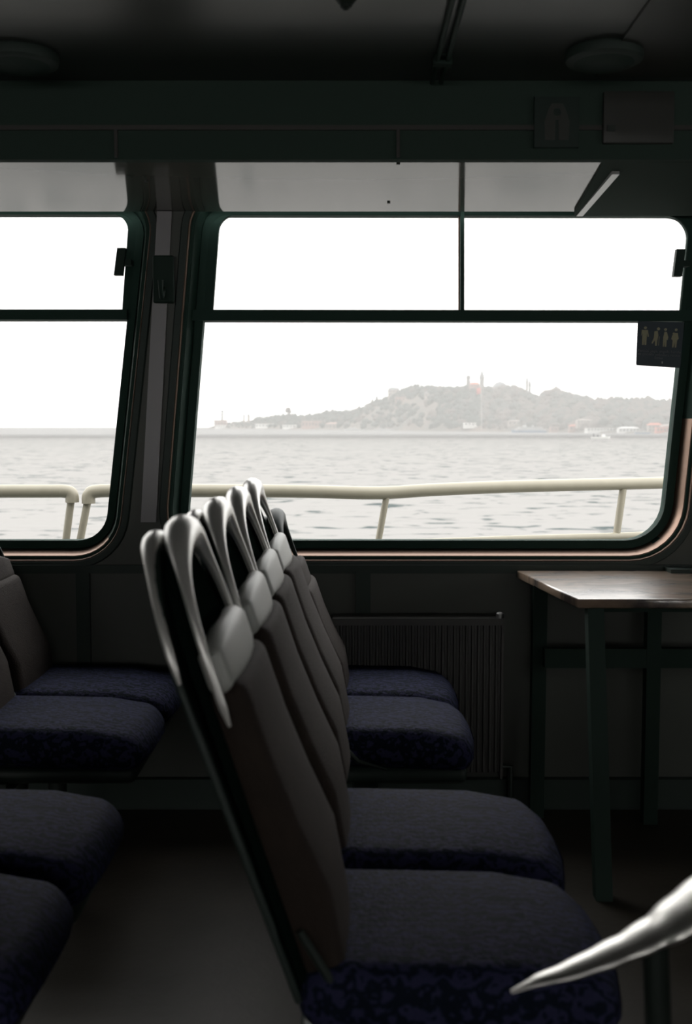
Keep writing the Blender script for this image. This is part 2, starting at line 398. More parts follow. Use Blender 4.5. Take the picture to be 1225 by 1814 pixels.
# grey panels added for bright patches of light on fascia and ceiling
hm = mat('lit patch grey', (0.04725,0.04883,0.0441), .4, spec=.4)
a = P(1068,162,2.918); b = P(1192,255,2.918)
ht = thing('lit_patch_panel', 'grey panel added for the lit patch of fascia right of the safety sign', 'light patch', (a.x,2.92,b.z))
G().rbox(((a.x+b.x)/2,2.919,(a.z+b.z)/2), ((b.x-a.x)/2,.006,(a.z-b.z)/2), .004, 2).obj('panel', hm, ht, True)
G().box(a.x+.01,a.x+.03,2.909,2.914,b.z+.03,b.z+.045).obj('added_block', M['steel'], ht)
G().box(.62,1.3,2.2,2.88,ZC-.006,ZC+.001).obj('tmp', hm)
o = bpy.data.objects['tmp']; o.name = 'ceiling_panel'; tag(o, 'grey ceiling panel by the right lamp, added for the reflecting patch there', 'ceiling panel')
def ceil_lamp(x, Y, lab):
    t = thing('ceiling_lamp', lab, 'lamp', (x,Y,ZC-.03), 'round ceiling lamps, switched off')
    G().lathe((x,Y,ZC-.028), [(.078,.0),(.088,.006),(.09,.02),(.088,.028)], 32).obj('housing', M['darkpanel'], t, True)
    G().lathe((x,Y,ZC-.034), [(.02,-.004),(.05,-.001),(.075,.008)], 32).obj('diffuser', M['blackmetal'], t, True)
ceil_lamp(P(1066,95,2.72).x, 2.70, 'round dark ceiling lamp at the right beside the lighter panel')
ceil_lamp(P(35,97,2.72).x, 2.72, 'round dark ceiling lamp at the far left above the left window')
cd = thing('ceiling_conduit', 'pair of thin dark conduits running along the ceiling towards the window', 'conduit', (.22,2.4,ZC-.02))
for x in (.215,.238): G().tube([(x,1.2,ZC-.012),(x,2.90,ZC-.012)], .006, 8).obj('pipe', M['blackmetal'], cd, True)
G().box(.205,.25,2.72,2.75,ZC-.022,ZC).obj('clip', M['blackmetal'], cd)
sk = thing('sprinkler_head', 'small dark sprinkler head at the top centre of the ceiling', 'sprinkler', (0,2.36,ZC-.03))
G().lathe((0,2.36,ZC-.03), [(.004,0),(.012,.006),(.012,.01),(.022,.022),(.022,.03)], 16).obj('body', M['steel'], sk, True)
# life jacket sign on the fascia
a = P(946,172,2.92); b = P(1024,262,2.92)
sg = thing('safety_sign', 'dark green life jacket sign on the fascia left of the added grey panel', 'sign', (a.x,2.92,b.z))
G().box(a.x,b.x,2.914,2.925,b.z,a.z).obj('board', mat('sign green', (0.0054,0.0225,0.01575), .5), sg)
cx = (a.x+b.x)/2; cz = (a.z+b.z)/2
jk = mat('sign faded print', (0.045,0.0495,0.04275), .6)
def jfn(u,v,w_): return (cx+u, 2.9125+w_, cz+v)
ol = [(-.03,-.045),(-.005,-.045),(-.004,.005),(.004,.005),(.005,-.045),(.03,-.045),(.032,.0),(.022,.03),(.014,.045),(-.014,.045),(-.022,.03),(-.032,0)]
link('life_jacket_print', plate(ol, [roundpoly([(-.009,.015),(.009,.015),(.009,.033),(-.009,.033)],.006,4)], .002, fn=jfn), jk, sg)

# ------------------------------------------------------------------ priority seat sticker
st = thing('priority_seat_sticker', 'navy blue priority seating sticker with four figures in the window corner', 'sticker', P(1167,610,3.662))
YS = 3.708
c4 = [P(1129,569,YS), P(1211,571,YS), P(1204,652,YS), P(1126,647,YS)]
def SP(u, v, w_=0):       # u to the right, v down, 0..1
    t_ = c4[0].lerp(c4[1], u); b2 = c4[3].lerp(c4[2], u); q = t_.lerp(b2, v); return (q.x, YS-w_, q.z)
link('sheet', plate(roundpoly([(0,0),(1,0),(1,1),(0,1)], .03, 4), [], .0015, fn=lambda u,v,w_: SP(u,v,w_)), M['navy'], st)
def fig(u0, polys, heads):
    g = G()
    for pl in polys:
        n = len(pl); V = [SP(u0+x, y, .0015) for x, y in pl] + [SP(u0+x, y, .0008) for x, y in pl]
        g.add(V, [tuple(range(n)), tuple(range(2*n-1,n-1,-1))] + [(i,(i+1)%n,n+(i+1)%n,n+i) for i in range(n)])
    for hx, hy, r in heads:
        n = 12; ring_ = [(hx+r*math.cos(2*math.pi*k/n), hy+r*math.sin(2*math.pi*k/n)) for k in range(n)]
        V = [SP(u0+x, y, .0015) for x, y in ring_] + [SP(u0+x, y, .0008) for x, y in ring_]
        g.add(V, [tuple(range(n)), tuple(range(2*n-1,n-1,-1))] + [(i,(i+1)%n,n+(i+1)%n,n+i) for i in range(n)])
    g.obj('figure_print', M['signgold'], st)
body = lambda dx=0: [(-.075+dx,.19),(.055+dx,.19),(.085+dx,.34),(.06+dx,.35),(.04+dx,.26),(.035+dx,.53),(-.005+dx,.53),(-.01+dx,.40),(-.02+dx,.53),(-.06+dx,.53),(-.06+dx,.27),(-.085+dx,.33)]
fig(.17, [body()], [(0,.145,.032)])
fig(.40, [[(-.03,.22),(.04,.20),(.06,.30),(.045,.42),(.04,.54),(0,.54),(-.01,.42),(-.06,.50),(-.08,.48),(-.035,.36)],[(.075,.33),(.085,.33),(.085,.53),(.075,.53)]], [(.055,.16,.034)])
fig(.62, [[(-.03,.22),(.02,.22),(.06,.34),(.05,.40),(.03,.40),(.03,.55),(-.005,.55),(-.01,.42),(-.02,.55),(-.05,.55),(-.05,.33)]], [(-.01,.17,.032)])
fig(.83, [[(-.07,.30),(-.02,.24),(.05,.24),(.08,.36),(.05,.40),(.04,.56),(.01,.56),(0,.44),(-.02,.56),(-.05,.56),(-.05,.40),(-.08,.38)]], [(.01,.17,.03),(-.035,.255,.026)])
def text(s, u, v, size, parent, m):
    cu = bpy.data.curves.new('t','FONT'); cu.body = s; cu.size = size; cu.align_x = 'CENTER'; cu.align_y = 'CENTER'; cu.extrude = .0004; cu.resolution_u = 2
    ob = bpy.data.objects.new('t', cu); COL.objects.link(ob)
    dg = bpy.context.evaluated_depsgraph_get(); me = bpy.data.meshes.new_from_object(ob.evaluated_get(dg))
    bpy.data.objects.remove(ob)
    p = Vector(SP(u, v, .0012)); x_ = (Vector(SP(1,v))-Vector(SP(0,v))).normalized()
    for q in me.vertices:
        a_, b2, c_ = q.co; q.co = p + x_*a_ + Vector((0,0,1))*b2 + Vector((0,-c_,0))
    me.materials.clear(); return link('lettering', me, m, parent)
text('Yerinizi yaşlı, engelli, hamile', .50, .66, .0125, st, M['signgrey'])
text('ve çocuklu yolculara veriniz', .50, .735, .0125, st, M['signgrey'])
text('lütfen', .50, .81, .0125, st, M['signgrey'])
G().box(*sorted((SP(.57,.9)[0],SP(.60,.9)[0])), YS-.002, YS-.0008, SP(.5,.93)[2], SP(.5,.885)[2]).obj('white_mark', M['white'], st)

# ------------------------------------------------------------------ radiator
ra0 = P(592,1094,3.55); ra1 = P(888,1088,3.55)
rt = thing('panel_radiator', 'long grey panel radiator on the wall below the middle window', 'radiator', (ra0.x,3.55,.12))
zt = ra0.z; zb = .13; N_ = 28; g = G(); V = []; F = []
xs = []
for i in range(N_):
    w_ = (ra1.x-ra0.x)/N_; x = ra0.x+i*w_; xs += [(x,0),(x+w_*.3,0),(x+w_*.45,.009),(x+w_*.85,.009)]
xs.append((ra1.x,0))
for x, d in xs: V += [(x,3.535+d,zb+.02),(x,3.535+d,zt-.02),(x,3.56,zt-.02),(x,3.56,zb+.02)]
for i in range(len(xs)-1):
    for k in range(4): F.append((i*4+k,i*4+(k+1)%4,(i+1)*4+(k+1)%4,(i+1)*4+k))
g.add(V,F).obj('front_panel', M['radiator'], rt)
G().box(ra0.x-.006,ra1.x+.006,3.53,3.625,zt-.022,zt).obj('top_grille', M['radiator'], rt); tg = [c for c in rt.children if c.name.startswith('top_grille')][0]
G().box(ra0.x-.006,ra0.x+.002,3.53,3.625,zb,zt-.02).obj('side_cover', M['radiator'], rt)
G().box(ra1.x-.002,ra1.x+.006,3.53,3.625,zb,zt-.02).obj('side_cover', M['radiator'], rt)
G().box(ra0.x,ra1.x,3.59,3.605,zb,zt-.03).obj('rear_panel', M['radiator'], rt)
v = P(885,1090,3.54); G().lathe((v.x,3.545,zt-.004),[(.012,0),(.012,.018),(.007,.022)],12).obj('valve', M['alu'], tg, True)
for x in (ra0.x+.06, ra1.x-.06): G().box(x-.01,x+.01,3.60,3.655,zb+.1,zt-.08).obj('bracket', M['steel'], rt)
G().tube([(ra1.x-.02,3.6,zb+.02),(ra1.x+.04,3.6,zb+.02),(ra1.x+.04,3.6,0)], .01, 8).obj('supply_pipe', M['steel'], rt, True)

# ------------------------------------------------------------------ table
TZ = E-.462
tb = thing('saloon_table', 'wooden table with worn glossy top against the wall under the window', 'table', (.95,3.3,0))
tp = [(.553,3.63),(.626,3.02),(1.45,3.02),(1.45,3.63)]
link('tabletop', plate(tp, [], .026, .004, fn=lambda u,v,w_: (u,v,TZ-.013+w_)), M['wood_t'], tb)
def leg(x0,y0,x1,y1,h=.022): 
    G().hexa([(x1-h,y1-h,0),(x1+h,y1-h,0),(x1+h,y1+h,0),(x1-h,y1+h,0)],[(x0-h,y0-h,TZ-.026),(x0+h,y0-h,TZ-.026),(x0+h,y0+h,TZ-.026),(x0-h,y0+h,TZ-.026)]).obj('leg', M['blackmetal'], tb)
lx = P(1064,1500,2.95).x
leg(lx-.005,3.06,lx,2.92); leg(.615,3.56,.612,3.56); leg(1.38,3.06,1.38,2.95); leg(1.38,3.56,1.38,3.56)
leg(.96,3.5,.96,3.5)
G().box(.62,1.38,3.48,3.52,.50,.56).obj('crossbar', M['blackmetal'], tb)
G().box(.72,1.40,3.20,3.22,TZ-.065,TZ-.026).obj('apron', M['blackmetal'], tb)
G().box(.70,.72,3.20,3.58,TZ-.065,TZ-.026).obj('apron', M['blackmetal'], tb)
# boxed ledge to the right of the window
lg = thing('wall_ledge', 'dark low ledge on the wall at the right end of the table', 'ledge', (1.3,3.6,0))
G().box(1.03,1.6,3.56,3.65,TZ,TZ+.012).obj('ledge_top', M['darkpanel'], lg)

# ------------------------------------------------------------------ seats
TH = math.atan(.22/.656); CS, SN = math.cos(TH), math.sin(TH)
BX, BZ = -.03, .455
def bp(s, t, n): return (BX - t*SN + n*CS, s, BZ + t*CS + n*SN)
def arch(hw, top, bottom, k=20, r0=None):
    """tombstone outline: straight sides, round head; (s, t)"""
    sp_ = top-hw*(1.0 if r0 is None else r0)
    pts = [(-hw,bottom),(hw,bottom),(hw,sp_)]
    hh = top-sp_
    pts += [(hw*math.cos(math.pi*i/k), sp_+hh*math.sin(math.pi*i/k)) for i in range(1,k)]
    pts.append((-hw,sp_)); return pts
def make_seat(label, back_top=.69, cushion=True, lx=0, hoop=True):
    t = thing('passenger_chair', label, 'chair', (0,0,0), 'rows of blue cloth seats')
    T = back_top
    if True:
        # rear shell
        PL = M['plastic'] if hoop else M['darkplastic']
        link('back_shell', plate(arch(.184,T-.012,.0), [], .012, .005, fn=lambda u,v,w_: bp(u,v,-.034+w_ - .016*math.sin(min(1,max(0,v/T))*math.pi))), M['darkplastic'], t, True)
        link('core', plate(arch(.176,T-.022,.0), [], .016, .004, fn=lambda u,v,w_: bp(u,v,-.020+w_)), M['core'], t, True)
        def hoop_pts(hw, top, low, n0, n1, r0, r1):
            pts, rr = [], []; hh = .188; sp_ = top-hh
            path = [(-hw, low+(sp_-low)*i/6) for i in range(6)] + [(-hw*math.cos(math.pi*i/28), sp_+hh*math.sin(math.pi*i/28)) for i in range(29)] + [(hw, sp_-(sp_-low)*i/6) for i in range(1,7)]
            for (a_, b_) in path:
                q = max(0, min(1, (b_-low)/(top-low))); e = q**7
                pts.append(bp(a_, b_, n0*(1-e)+n1*e)); rr.append((r0*(1-e)+r1*e)*min(1, .35+q*6))
            return pts, rr
        p_, r_ = hoop_pts(.184, T-.018, T-.285, .002, -.002, .0065, .027)
        hf = G().tube(p_, r_, 14).obj('headrest_frame', PL, t, True)
        p_, r_ = hoop_pts(.184, T-.020, T-.20, -.044, -.046, .007, .019)
        G().tube(p_, r_, 14).obj('rear_hoop', PL, t, True)
        # pad under the grab opening
        g = G(); g.rbox((0,0,0), (.182,.043,.018), .0175, 5)
        for i, q in enumerate(g.v):
            s_, t_, n_ = q; bulge = .012*(1-(s_/.174)**2)
            t2 = t_ - .028*max(0,abs(s_)/.182-.45)**1.6*2.2*max(0,t_/.043)
            g.v[i] = bp(s_, T-.200+t2, .006+n_+bulge)
        g.obj('head_pad', M['pad'] if hoop else M['uphol'], hf, True)
    # upholstered back
    g = G(); H = (T-.235)/2; g.rbox((0,0,0), (.178,H,.026), .024, 5)
    for i, q in enumerate(g.v):
        s_, t_, n_ = q; f = (t_+H)/(2*H); bulge = .016*(1-(s_/.178)**2) + .018*math.exp(-((f-.3)/.2)**2)
        lateral = .006*abs(s_/.178)**3
        g.v[i] = bp(s_, t_+H+.005, .006+n_+(bulge+lateral if n_ > 0 else 0))
    g.obj('back_cushion', M['uphol'], t, True)
    if cushion:
        g = G(); g.rbox((0,0,0), (.215,.198,.05), .04, 5)
        for i, q in enumerate(g.v):
            x, y, z = q; f = (x+.215)/.43
            z2 = z + .014*(1-(y/.198)**2) - (.035*max(0,(f-.72)/.28)**2 if z > 0 else .01*f) + .012*(1-f)*abs(y/.198)**2
            x2 = x - .025*abs(y/.198)**3*(1 if x > 0 else 0) + (.006*z)
            g.v[i] = (x2*(1+lx/.43)+.150+lx/2, y, .437+z2)
        g.obj('seat_cushion', M['fabric'], t, True)
        g = G(); g.rbox((0,0,0), (.20,.188,.022), .02, 4)
        for i, q in enumerate(g.v): x, y, z = q; g.v[i] = (x*(1+lx/.43)+.135+lx/2, y, .375+z)
        g.obj('seat_pan', M['darkplastic'], t, True)
    # side bracket between back and pan, pale edge
    for s_ in (-1,1):
        g = G(); g.tube([bp(s_*.186,.10,.0),bp(s_*.186,.01,.02),(.03,s_*.186,.425),(.10,s_*.186,.405)], [.006,.007,.006,.004], 8).obj('side_bracket', M['steel'], t, True)
    pd = G().tube([(.05,0,.36),(.05,0,.02)], .028, 14).obj('pedestal', M['steel'], t, True)
    G().rbox((.05,0,.012), (.13,.07,.012), .008, 3).obj('foot', M['steel'], pd, True)
    G().box(.02,.08,-.205,.205,.325,.36).obj('beam', M['steel'], t)
    return t
D = [1.505,1.94,2.35,2.76,3.17]
def copy_tree(o, loc, label):
    c = o.copy(); COL.objects.link(c); c.location = loc; c['label'] = label
    for ch in o.children:
        d = ch.copy(); COL.objects.link(d); d.parent = c
        for gc in ch.children:
            e = gc.copy(); COL.objects.link(e); e.parent = d
    return c
full = make_seat('high backed seat nearest the camera, first in the middle row', lx=.045)
full.location = (-.003, D[0]+.205, 0)
copy_tree(full, (0, D[1]+.205, 0), 'high backed seat second from the camera in the middle row')
back_only = make_seat('high backed seat without a cushion, third from the camera in the middle row', cushion=False)
back_only.location = (0, D[2]+.205, 0)
far_ = make_seat('high backed seat fourth in the middle row with blue cushion lit by the window', lx=-.03)
far_.location = (0, D[3]+.205, 0)
low = make_seat('lower backed seat next to the wall at the end of the middle row', back_top=.575, lx=-.03, hoop=False)
low.location = (0, D[4]+.205, 0)
LX = -.86
copy_tree(full, (LX, D[0]+.205, 0), 'dark seat nearest the camera in the left row, at the lower left corner')
copy_tree(full, (LX, D[1]+.205, 0), 'second seat in the left row, blue cushion in deep shade')
lf = make_seat('fourth seat in the left row with purple blue cushion', lx=.07)
lf.location = (LX-.07, D[3]+.205, 0)
ll = make_seat('lower backed seat next to the wall at the end of the left row', back_top=.575, lx=.07, hoop=False)
ll.location = (LX-.07, D[4]+.205, 0)

# near seat facing the other way: white curved armrest rising to a backrest out at the right
ns = thing('passenger_armchair', 'seat facing left in the lower right corner with a shiny pale curved armrest', 'chair', (.45,1.08,0))
c_pts = [(905,1757,1.30,.004),(950,1737,1.30,.012),(1000,1722,1.30,.019),(1060,1698,1.30,.026),(1110,1676,1.30,.030),(1160,1650,1.30,.037),(1205,1621,1.30,.047),(1260,1585,1.30,.052),(1330,1530,1.30,.05),(1400,1450,1.30,.045),(1440,1360,1.30,.04),(1520,1345,1.27,.036),(1640,1340,1.22,.03),(1660,1338,1.20,.02)]
g = G(); pts = []; rr = []
for i in range(len(c_pts)-1):
    for k in range(5):
        f = k/5; q = [c_pts[i][j]*(1-f)+c_pts[i+1][j]*f for j in range(4)]
        pts.append(P(q[0], q[1], q[2])); rr.append(q[3]*(1+.035*math.sin(len(pts)*1.15)))
g.tube(pts, rr, 20, .36).obj('armrest', mat('satin metal armrest', (.96,.94,.90), .3, metal=.9), ns, True)
G().tube([P(1160,1668,1.30), P(1160,1668,1.30)-Vector((-.02,0,.35))], .016, 10).obj('armrest_post', M['steel'], ns, True)
g = G(); g.rbox((.44,1.07,.37), (.21,.19,.045), .035, 4).obj('seat_cushion', M['fabric'], ns, True)
g = G(); g.rbox((0,0,0), (.03,.2,.36), .028, 4)
for i, q in enumerate(g.v): x, y, z = q; g.v[i] = (.615+x+z*.18, 1.08+y, .78+z)
g.obj('backrest', M['uphol'], ns, True)
for x in (.30,.58):
    for y in (.93,1.23): G().tube([(x,y,.33),(x,y,0)], .014, 10).obj('leg', M['steel'], ns, True)

# ------------------------------------------------------------------ outer deck and rail
struct(G().box(-9,9,YW+.12,5.75,-.15,0).obj('deck', M['deck']))
struct(G().box(-9,9,5.70,5.78,-4.9,-.02).obj('hull_side', M['hull']))
def smooth_path(pts, n=5):
    out = []
    for i in range(len(pts)-1):
        p0 = pts[max(i-1,0)]; p1 = pts[i]; p2 = pts[i+1]; p3 = pts[min(i+2,len(pts)-1)]
        for k in range(n):
            t = k/n; out.append(.5*((2*p1)+(p2-p0)*t+(2*p0-5*p1+4*p2-p3)*t*t+(3*p1-p0-3*p2+p3)*t**3))
    out.append(pts[-1]); return out
def down(px0, py0, px1, py1, Y):       # a leaning post continued to the deck
    a_, b2 = P(px0,py0,Y), P(px1,py1,Y); d = (b2-a_); k = a_.z/(-d.z); return a_, a_+d*k
rl = thing('deck_rail', 'cream deck railing section outside the left window', 'railing', P(0,1300,5.0)*1.0)
G().tube(smooth_path([P(-700,870,5.0),P(-300,870,5.0),P(60,870,5.0),P(112,870,5.0),P(126,875,5.0),P(128,890,5.0)]), [.030]*26, 14).obj('top_tube', M['cream'], rl, True)
a_, b2 = down(127,876,117,955,5.0); G().tube([a_, b2], .017, 10).obj('post', M['cream'], rl, True)
a_, b2 = down(-500,876,-510,955,5.0); G().tube([a_, b2], .017, 10).obj('post', M['cream'], rl, True)
rr_ = thing('deck_rail', 'long cream deck railing outside the middle window', 'railing', P(700,1300,5.2)*1.0)
tp_ = smooth_path([P(157,892,5.0),P(158,877,5.0),P(172,870,5.0),P(230,869,5.0),P(340,869,5.0),P(520,870,5.05),P(640,873,5.1),P(700,872,5.15),P(760,868,5.2),P(900,862,5.35),P(1100,857,5.55),P(1400,850,5.8)])
G().tube(tp_, .030, 14).obj('top_tube', M['cream'], rr_, True)
for q in ((157,878,142,957,5.0,.017),(684,880,670,957,5.13,.015),(1103,866,1091,950,5.55,.0185)):
    a_, b2 = down(*q[:5]); G().tube([a_, b2], q[5], 10).obj('post', M['cream'], rr_, True)
G().tube([P(400,972,5.02),P(690,964,5.14),P(900,956,5.35),P(1100,950,5.55),P(1400,938,5.8)], .02, 10).obj('lower_tube', M['cream'], rr_, True)

# ------------------------------------------------------------------ sea
ZSEA = E-6
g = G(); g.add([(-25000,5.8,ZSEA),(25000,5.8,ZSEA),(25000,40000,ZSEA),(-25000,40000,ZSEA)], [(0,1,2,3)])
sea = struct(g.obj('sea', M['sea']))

# ------------------------------------------------------------------ far shore
DT = [(340,5200),(400,4300),(500,3200),(640,2250),(760,1800),(890,1500),(1040,1180),(1190,1060),(1500,900),(1700,850)]
SIL = [(355,757),(372,756),(379,753),(399,747),(416,745),(447,743),(454,738),(474,739),(485,736),(507,733),(542,736),(553,733),(568,731),(590,728),(608,729),(639,724),(655,714),(667,708),(679,708),(690,700),(706,692),(725,687),(760,684),(787,688),(826,688),(848,689),(880,688),(902,688),(920,694),(945,705),(962,702),(978,697),(995,699),(1008,703),(1022,706),(1040,711),(1067,714),(1091,713),(1108,716),(1145,713),(1169,716),(1230,718),(1330,722),(1500,720),(1700,725)]
def interp(tab, x):
    if x <= tab[0][0]: return tab[0][1]
    for (a0,b0),(a1,b1) in zip(tab, tab[1:]):
        if x <= a1: return b0+(b1-b0)*(x-a0)/(a1-a0)
    return tab[-1][1]
def terr(pxx, f):
    """hillside point: f = 0 at the water, 1 on the ridge, 2 behind it"""
    d0 = interp(DT, pxx); dep = 90 + .16*d0
    if f <= 1:
        Y = d0 + dep*f
        ridge = P(pxx, interp(SIL, pxx)+4.5, d0+dep).z - ZSEA; ridge = max(ridge, 2.5)
        q = max(0,(f-.06)/.94); h = 2.0*min(1,f/.03) + (ridge-2)*(q**.8*(.85+.15*q)) if ridge > 2 else ridge
        return Vector(((pxx-612.5)/FPX*Y, Y, ZSEA-.4+h))
    p = terr(pxx, 1); return Vector((p.x, p.y+400*(f-1), p.z-(p.z-ZSEA+5)*(f-1)))
cols = [350+6*i for i in range(215)]; fs = [0,.03,.08,.2,.35,.5,.65,.8,.92,1,1.4,2]
V = [terr(c, f) + Vector((0,0, (noise.noise(Vector((c*.05,f*3,0)))*3 if .1 < f < .95 else 0))) for c in cols for f in fs]
n = len(fs); F = [(i*n+k,(i+1)*n+k,(i+1)*n+k+1,i*n+k+1) for i in range(len(cols)-1) for k in range(n-1)]
hill = struct(G().add(V,F).obj('hillside', mat('dry hillside', (0.19,0.1404,0.1132), .9, col2=(0.09961,0.09961,0.08604), vscale=.012), None, True))
tree_m = [mat('dark evergreen crowns', (0.04,0.055,0.0475), .9), mat('grey green crowns', (0.07,0.0775,0.07), .9), mat('bare brown crowns', (0.13,0.1075,0.095), .9)]
gs = [G(),G(),G()]
for i in range(3000):
    c = R.uniform(372,1330); f = R.random()**.75
    yy = interp(SIL,c)
    if 640 < c < 775 and .30 < f < .72 and R.random() < .80: continue
    if 520 < c < 640 and f < .30 and R.random() < .6: continue
    if c < 430 and R.random() < .5: continue
    f = .07+.93*f
    if R.random() < .22: f = R.uniform(.93,1.0)
    p = terr(c, f); r = R.uniform(4.5,8.5) if c > 640 else R.uniform(5,9)
    if c < 450: r *= .8
    k = 0 if (c < 850 and R.random() < .6) else (1 if R.random() < .5 else 2)
    gs[k].blob((p.x, p.y, p.z+r*.35), r, 1, .28, R.uniform(.75,1.2))
for k, (nm, lb) in enumerate((('evergreen_woods','dark evergreen trees covering the misty hill across the water'),('mixed_woods','grey green trees spread over the misty hill across the water'),('bare_woods','brownish bare trees on the misty hill across the water'))):
    tag(gs[k].obj(nm, tree_m[k]), lb, 'trees', kind='stuff')
def tree(x, yt, yb, wd, f, k, lab, conif=False):
    D_ = terr(x, f).y; a_ = P(x, yt, D_); b2 = P(x, yb, D_); r = wd/2*D_/FPX
    t = thing('tree', lab, 'tree', b2, 'trees standing out on the far hill')
    G().tube([b2-Vector((0,0,3)), b2.lerp(a_,.6)], [r*.12,r*.06], 6).obj('trunk', tree_m[2], t)
    g = G()
    if conif:
        for j in range(6): q = b2.lerp(a_, .15+.85*j/6); g.blob(q, r*(1-.13*j), 1, .2)
    else:
        for j in range(14):
            q = b2.lerp(a_, R.uniform(.4,.85)); g.blob((q.x+R.uniform(-.55,.55)*r, q.y+R.uniform(-.5,.5)*r, q.z), r*R.uniform(.35,.55), 1, .3)
    g.obj('crown', tree_m[k], t)
tree(511,721,736,14,.9,2,'pale round bare tree rising above the left end of the hill')
tree(667,700,716,9,.95,0,'dark pointed evergreen at the shoulder of the hill left of the palace',True)
tree(659,706,718,8,.93,0,'smaller dark evergreen just left of the pointed one',True)
tree(738,679,694,12,.97,1,'bushy tree on the ridge right of the ruined palace block')
tree(773,744,760,13,.12,0,'dark bushy tree by the shore under the pale slope')
tree(1068,742,756,22,.10,0,'dark round tree beside the pale waterfront house')
tree(978,690,706,34,.95,2,'broad domed crown on the ridge right of the twin minarets')

wall_m = [mat('pale stone', (0.378,0.3339,0.2961), .85), mat('pink plaster', (0.3952,0.2677,0.2295), .85), mat('grey stone', (0.2226,0.213,0.2033), .85), mat('white wall', (0.765,0.756,0.72), .8), mat('red roof', (0.62,0.2,0.13), .8)]
win_m = mat('dark window glass', (.07,.08,.09), .3)
lead = mat('lead grey roof', (0.2376,0.2443,0.2508), .7)
def building(x0, x1, yt, yb, f, wm, rm, lab, roof='hip', nw=4, rows=2, name='building', cat='building', grp='buildings along the far shore'):
    Dm = terr((x0+x1)/2, f).y; a_ = P(x0, yt, Dm); b2 = P(x1, yb, Dm); dep = max((b2.x-a_.x)*.5, 6)
    t = thing(name, lab, cat, ((a_.x+b2.x)/2, Dm+dep/2, b2.z), grp)
    hr = (a_.z-b2.z)*.25; zt = a_.z-(hr if roof == 'hip' else 0)
    G().box(a_.x, b2.x, Dm, Dm+dep, min(b2.z,ZSEA+60)-4, zt).obj('walls', wm, t)
    e = (b2.x-a_.x)*.03
    if roof == 'hip':
        i_ = min((b2.x-a_.x), dep)*.4
        G().hexa([(a_.x-e,Dm-e,zt),(b2.x+e,Dm-e,zt),(b2.x+e,Dm+dep+e,zt),(a_.x-e,Dm+dep+e,zt)],
                 [(a_.x+i_,Dm+i_,a_.z),(b2.x-i_,Dm+i_,a_.z),(b2.x-i_,Dm+dep-i_,a_.z),(a_.x+i_,Dm+dep-i_,a_.z)]).obj('roof', rm, t)
    else:
        G().box(a_.x-e,b2.x+e,Dm-e,Dm+dep+e,zt,zt+(a_.z-b2.z)*.08).obj('roof', rm, t)
    for r_ in range(rows):
        for k in range(nw):
            wx = a_.x+(b2.x-a_.x)*(k+.5)/nw; ww = (b2.x-a_.x)/nw*.22; z0 = b2.z+(zt-b2.z)*(r_+.3)/rows; z1 = b2.z+(zt-b2.z)*(r_+.75)/rows
            G().box(wx-ww,wx+ww,Dm-.15,Dm+.1,z0,z1).obj('window', win_m, t)
    return t
W = wall_m
building(687,707,686,702,.95,W[0],lead,'pale palace block with dark windows at the left end of the ridge',nw=3)
building(752,770,694,703,.8,W[0],lead,'pale building half hidden among trees below the ridge',nw=3,rows=1)
building(700,722,704,713,.75,W[1],W[0],'pinkish long building on the slope below the palace block','flat',4,1)
building(832,849,677,692,.98,W[1],W[4],'reddish building between the square tower and the spired tower',nw=3)
building(379,401,745,757,.1,W[1],W[2],'low pinkish building at the foot of the mast on the point','flat',4,1)
building(452,486,751,757,.03,W[3],W[3],'long white shed near the left end of the shore','flat',6,1)
building(500,524,753,758,.03,W[3],W[3],'small white shed along the shore right of the long one','flat',4,1)
building(380,399,753.5,758,.02,W[3],W[3],'low white hall at the water below the point','flat',4,1)
building(534,574,746,758,.06,W[1],W[0],'pink sea wall building under the trees at centre left','flat',7,1)
building(576,606,748,760,.05,W[0],W[1],'pale waterfront house right of the pink building',nw=5,rows=1)
building(822,860,749,754,.10,W[3],W[3],'low white pavilion on the shore at the foot of the flagpole','flat',6,1)
building(1022,1055,742,753,.16,W[0],W[0],'pale yellow waterfront mansion left of the dark round tree',nw=6)
building(1008,1032,752,763,.05,W[1],W[4],'small pink house below the pale mansion',nw=3,rows=1)
building(975,1005,756,764,.05,W[1],W[2],'low pinkish quay building right of the blue ferry','flat',5,1)
building(1096,1132,756,766,.04,W[3],W[3],'white long roofed quay shed right of the fishing boat','hip',6,1)
building(1148,1172,749,765,.06,W[0],W[4],'house with red roof at the right end of the shore',nw=4)
building(1162,1186,757,766,.03,W[4],W[4],'red walled quay building at the right end of the shore','flat',4,1)
building(1174,1215,751,762,.10,W[3],W[0],'pale building behind the red quay building',nw=5,rows=1)
building(900,922,744,752,.14,W[0],W[0],'pale house above the stern of the blue ferry',nw=3,rows=1)
building(1040,1090,758,764,.03,W[3],W[0],'long pale quay wall building left of the white shed','flat',9,1)
def tower(x, yt, yb, wd, f, lab, spire, m=W[2], dome=False):
    Dm = terr(x, f).y+10; a_ = P(x, yt, Dm); b2 = P(x, yb, Dm); r = wd/2*Dm/FPX*1.2; h = a_.z-b2.z; sh = h*spire
    t = thing('tower', lab, 'tower', b2, 'towers on the ridge')
    G().lathe((b2.x,b2.y,b2.z-6), [(r*1.08,0),(r*1.08,h*.35),(r*.92,h*.36),(r*.9,h-sh+6)], 12).obj('shaft', m, t)
    G().lathe((b2.x,b2.y,a_.z-sh-h*.08), [(r*.9,0),(r*1.25,h*.02),(r*1.25,h*.05),(r*.9,h*.06)], 12).obj('gallery', m, t)
    G().lathe((b2.x,b2.y,a_.z-sh), [(r*1.05,0),(r*.6,sh*.45),(r*.08,sh)], 12).obj('spire', lead, t)
tower(853,654,692,7,1.0,'palace tower with pointed spire above the red flag',.38)
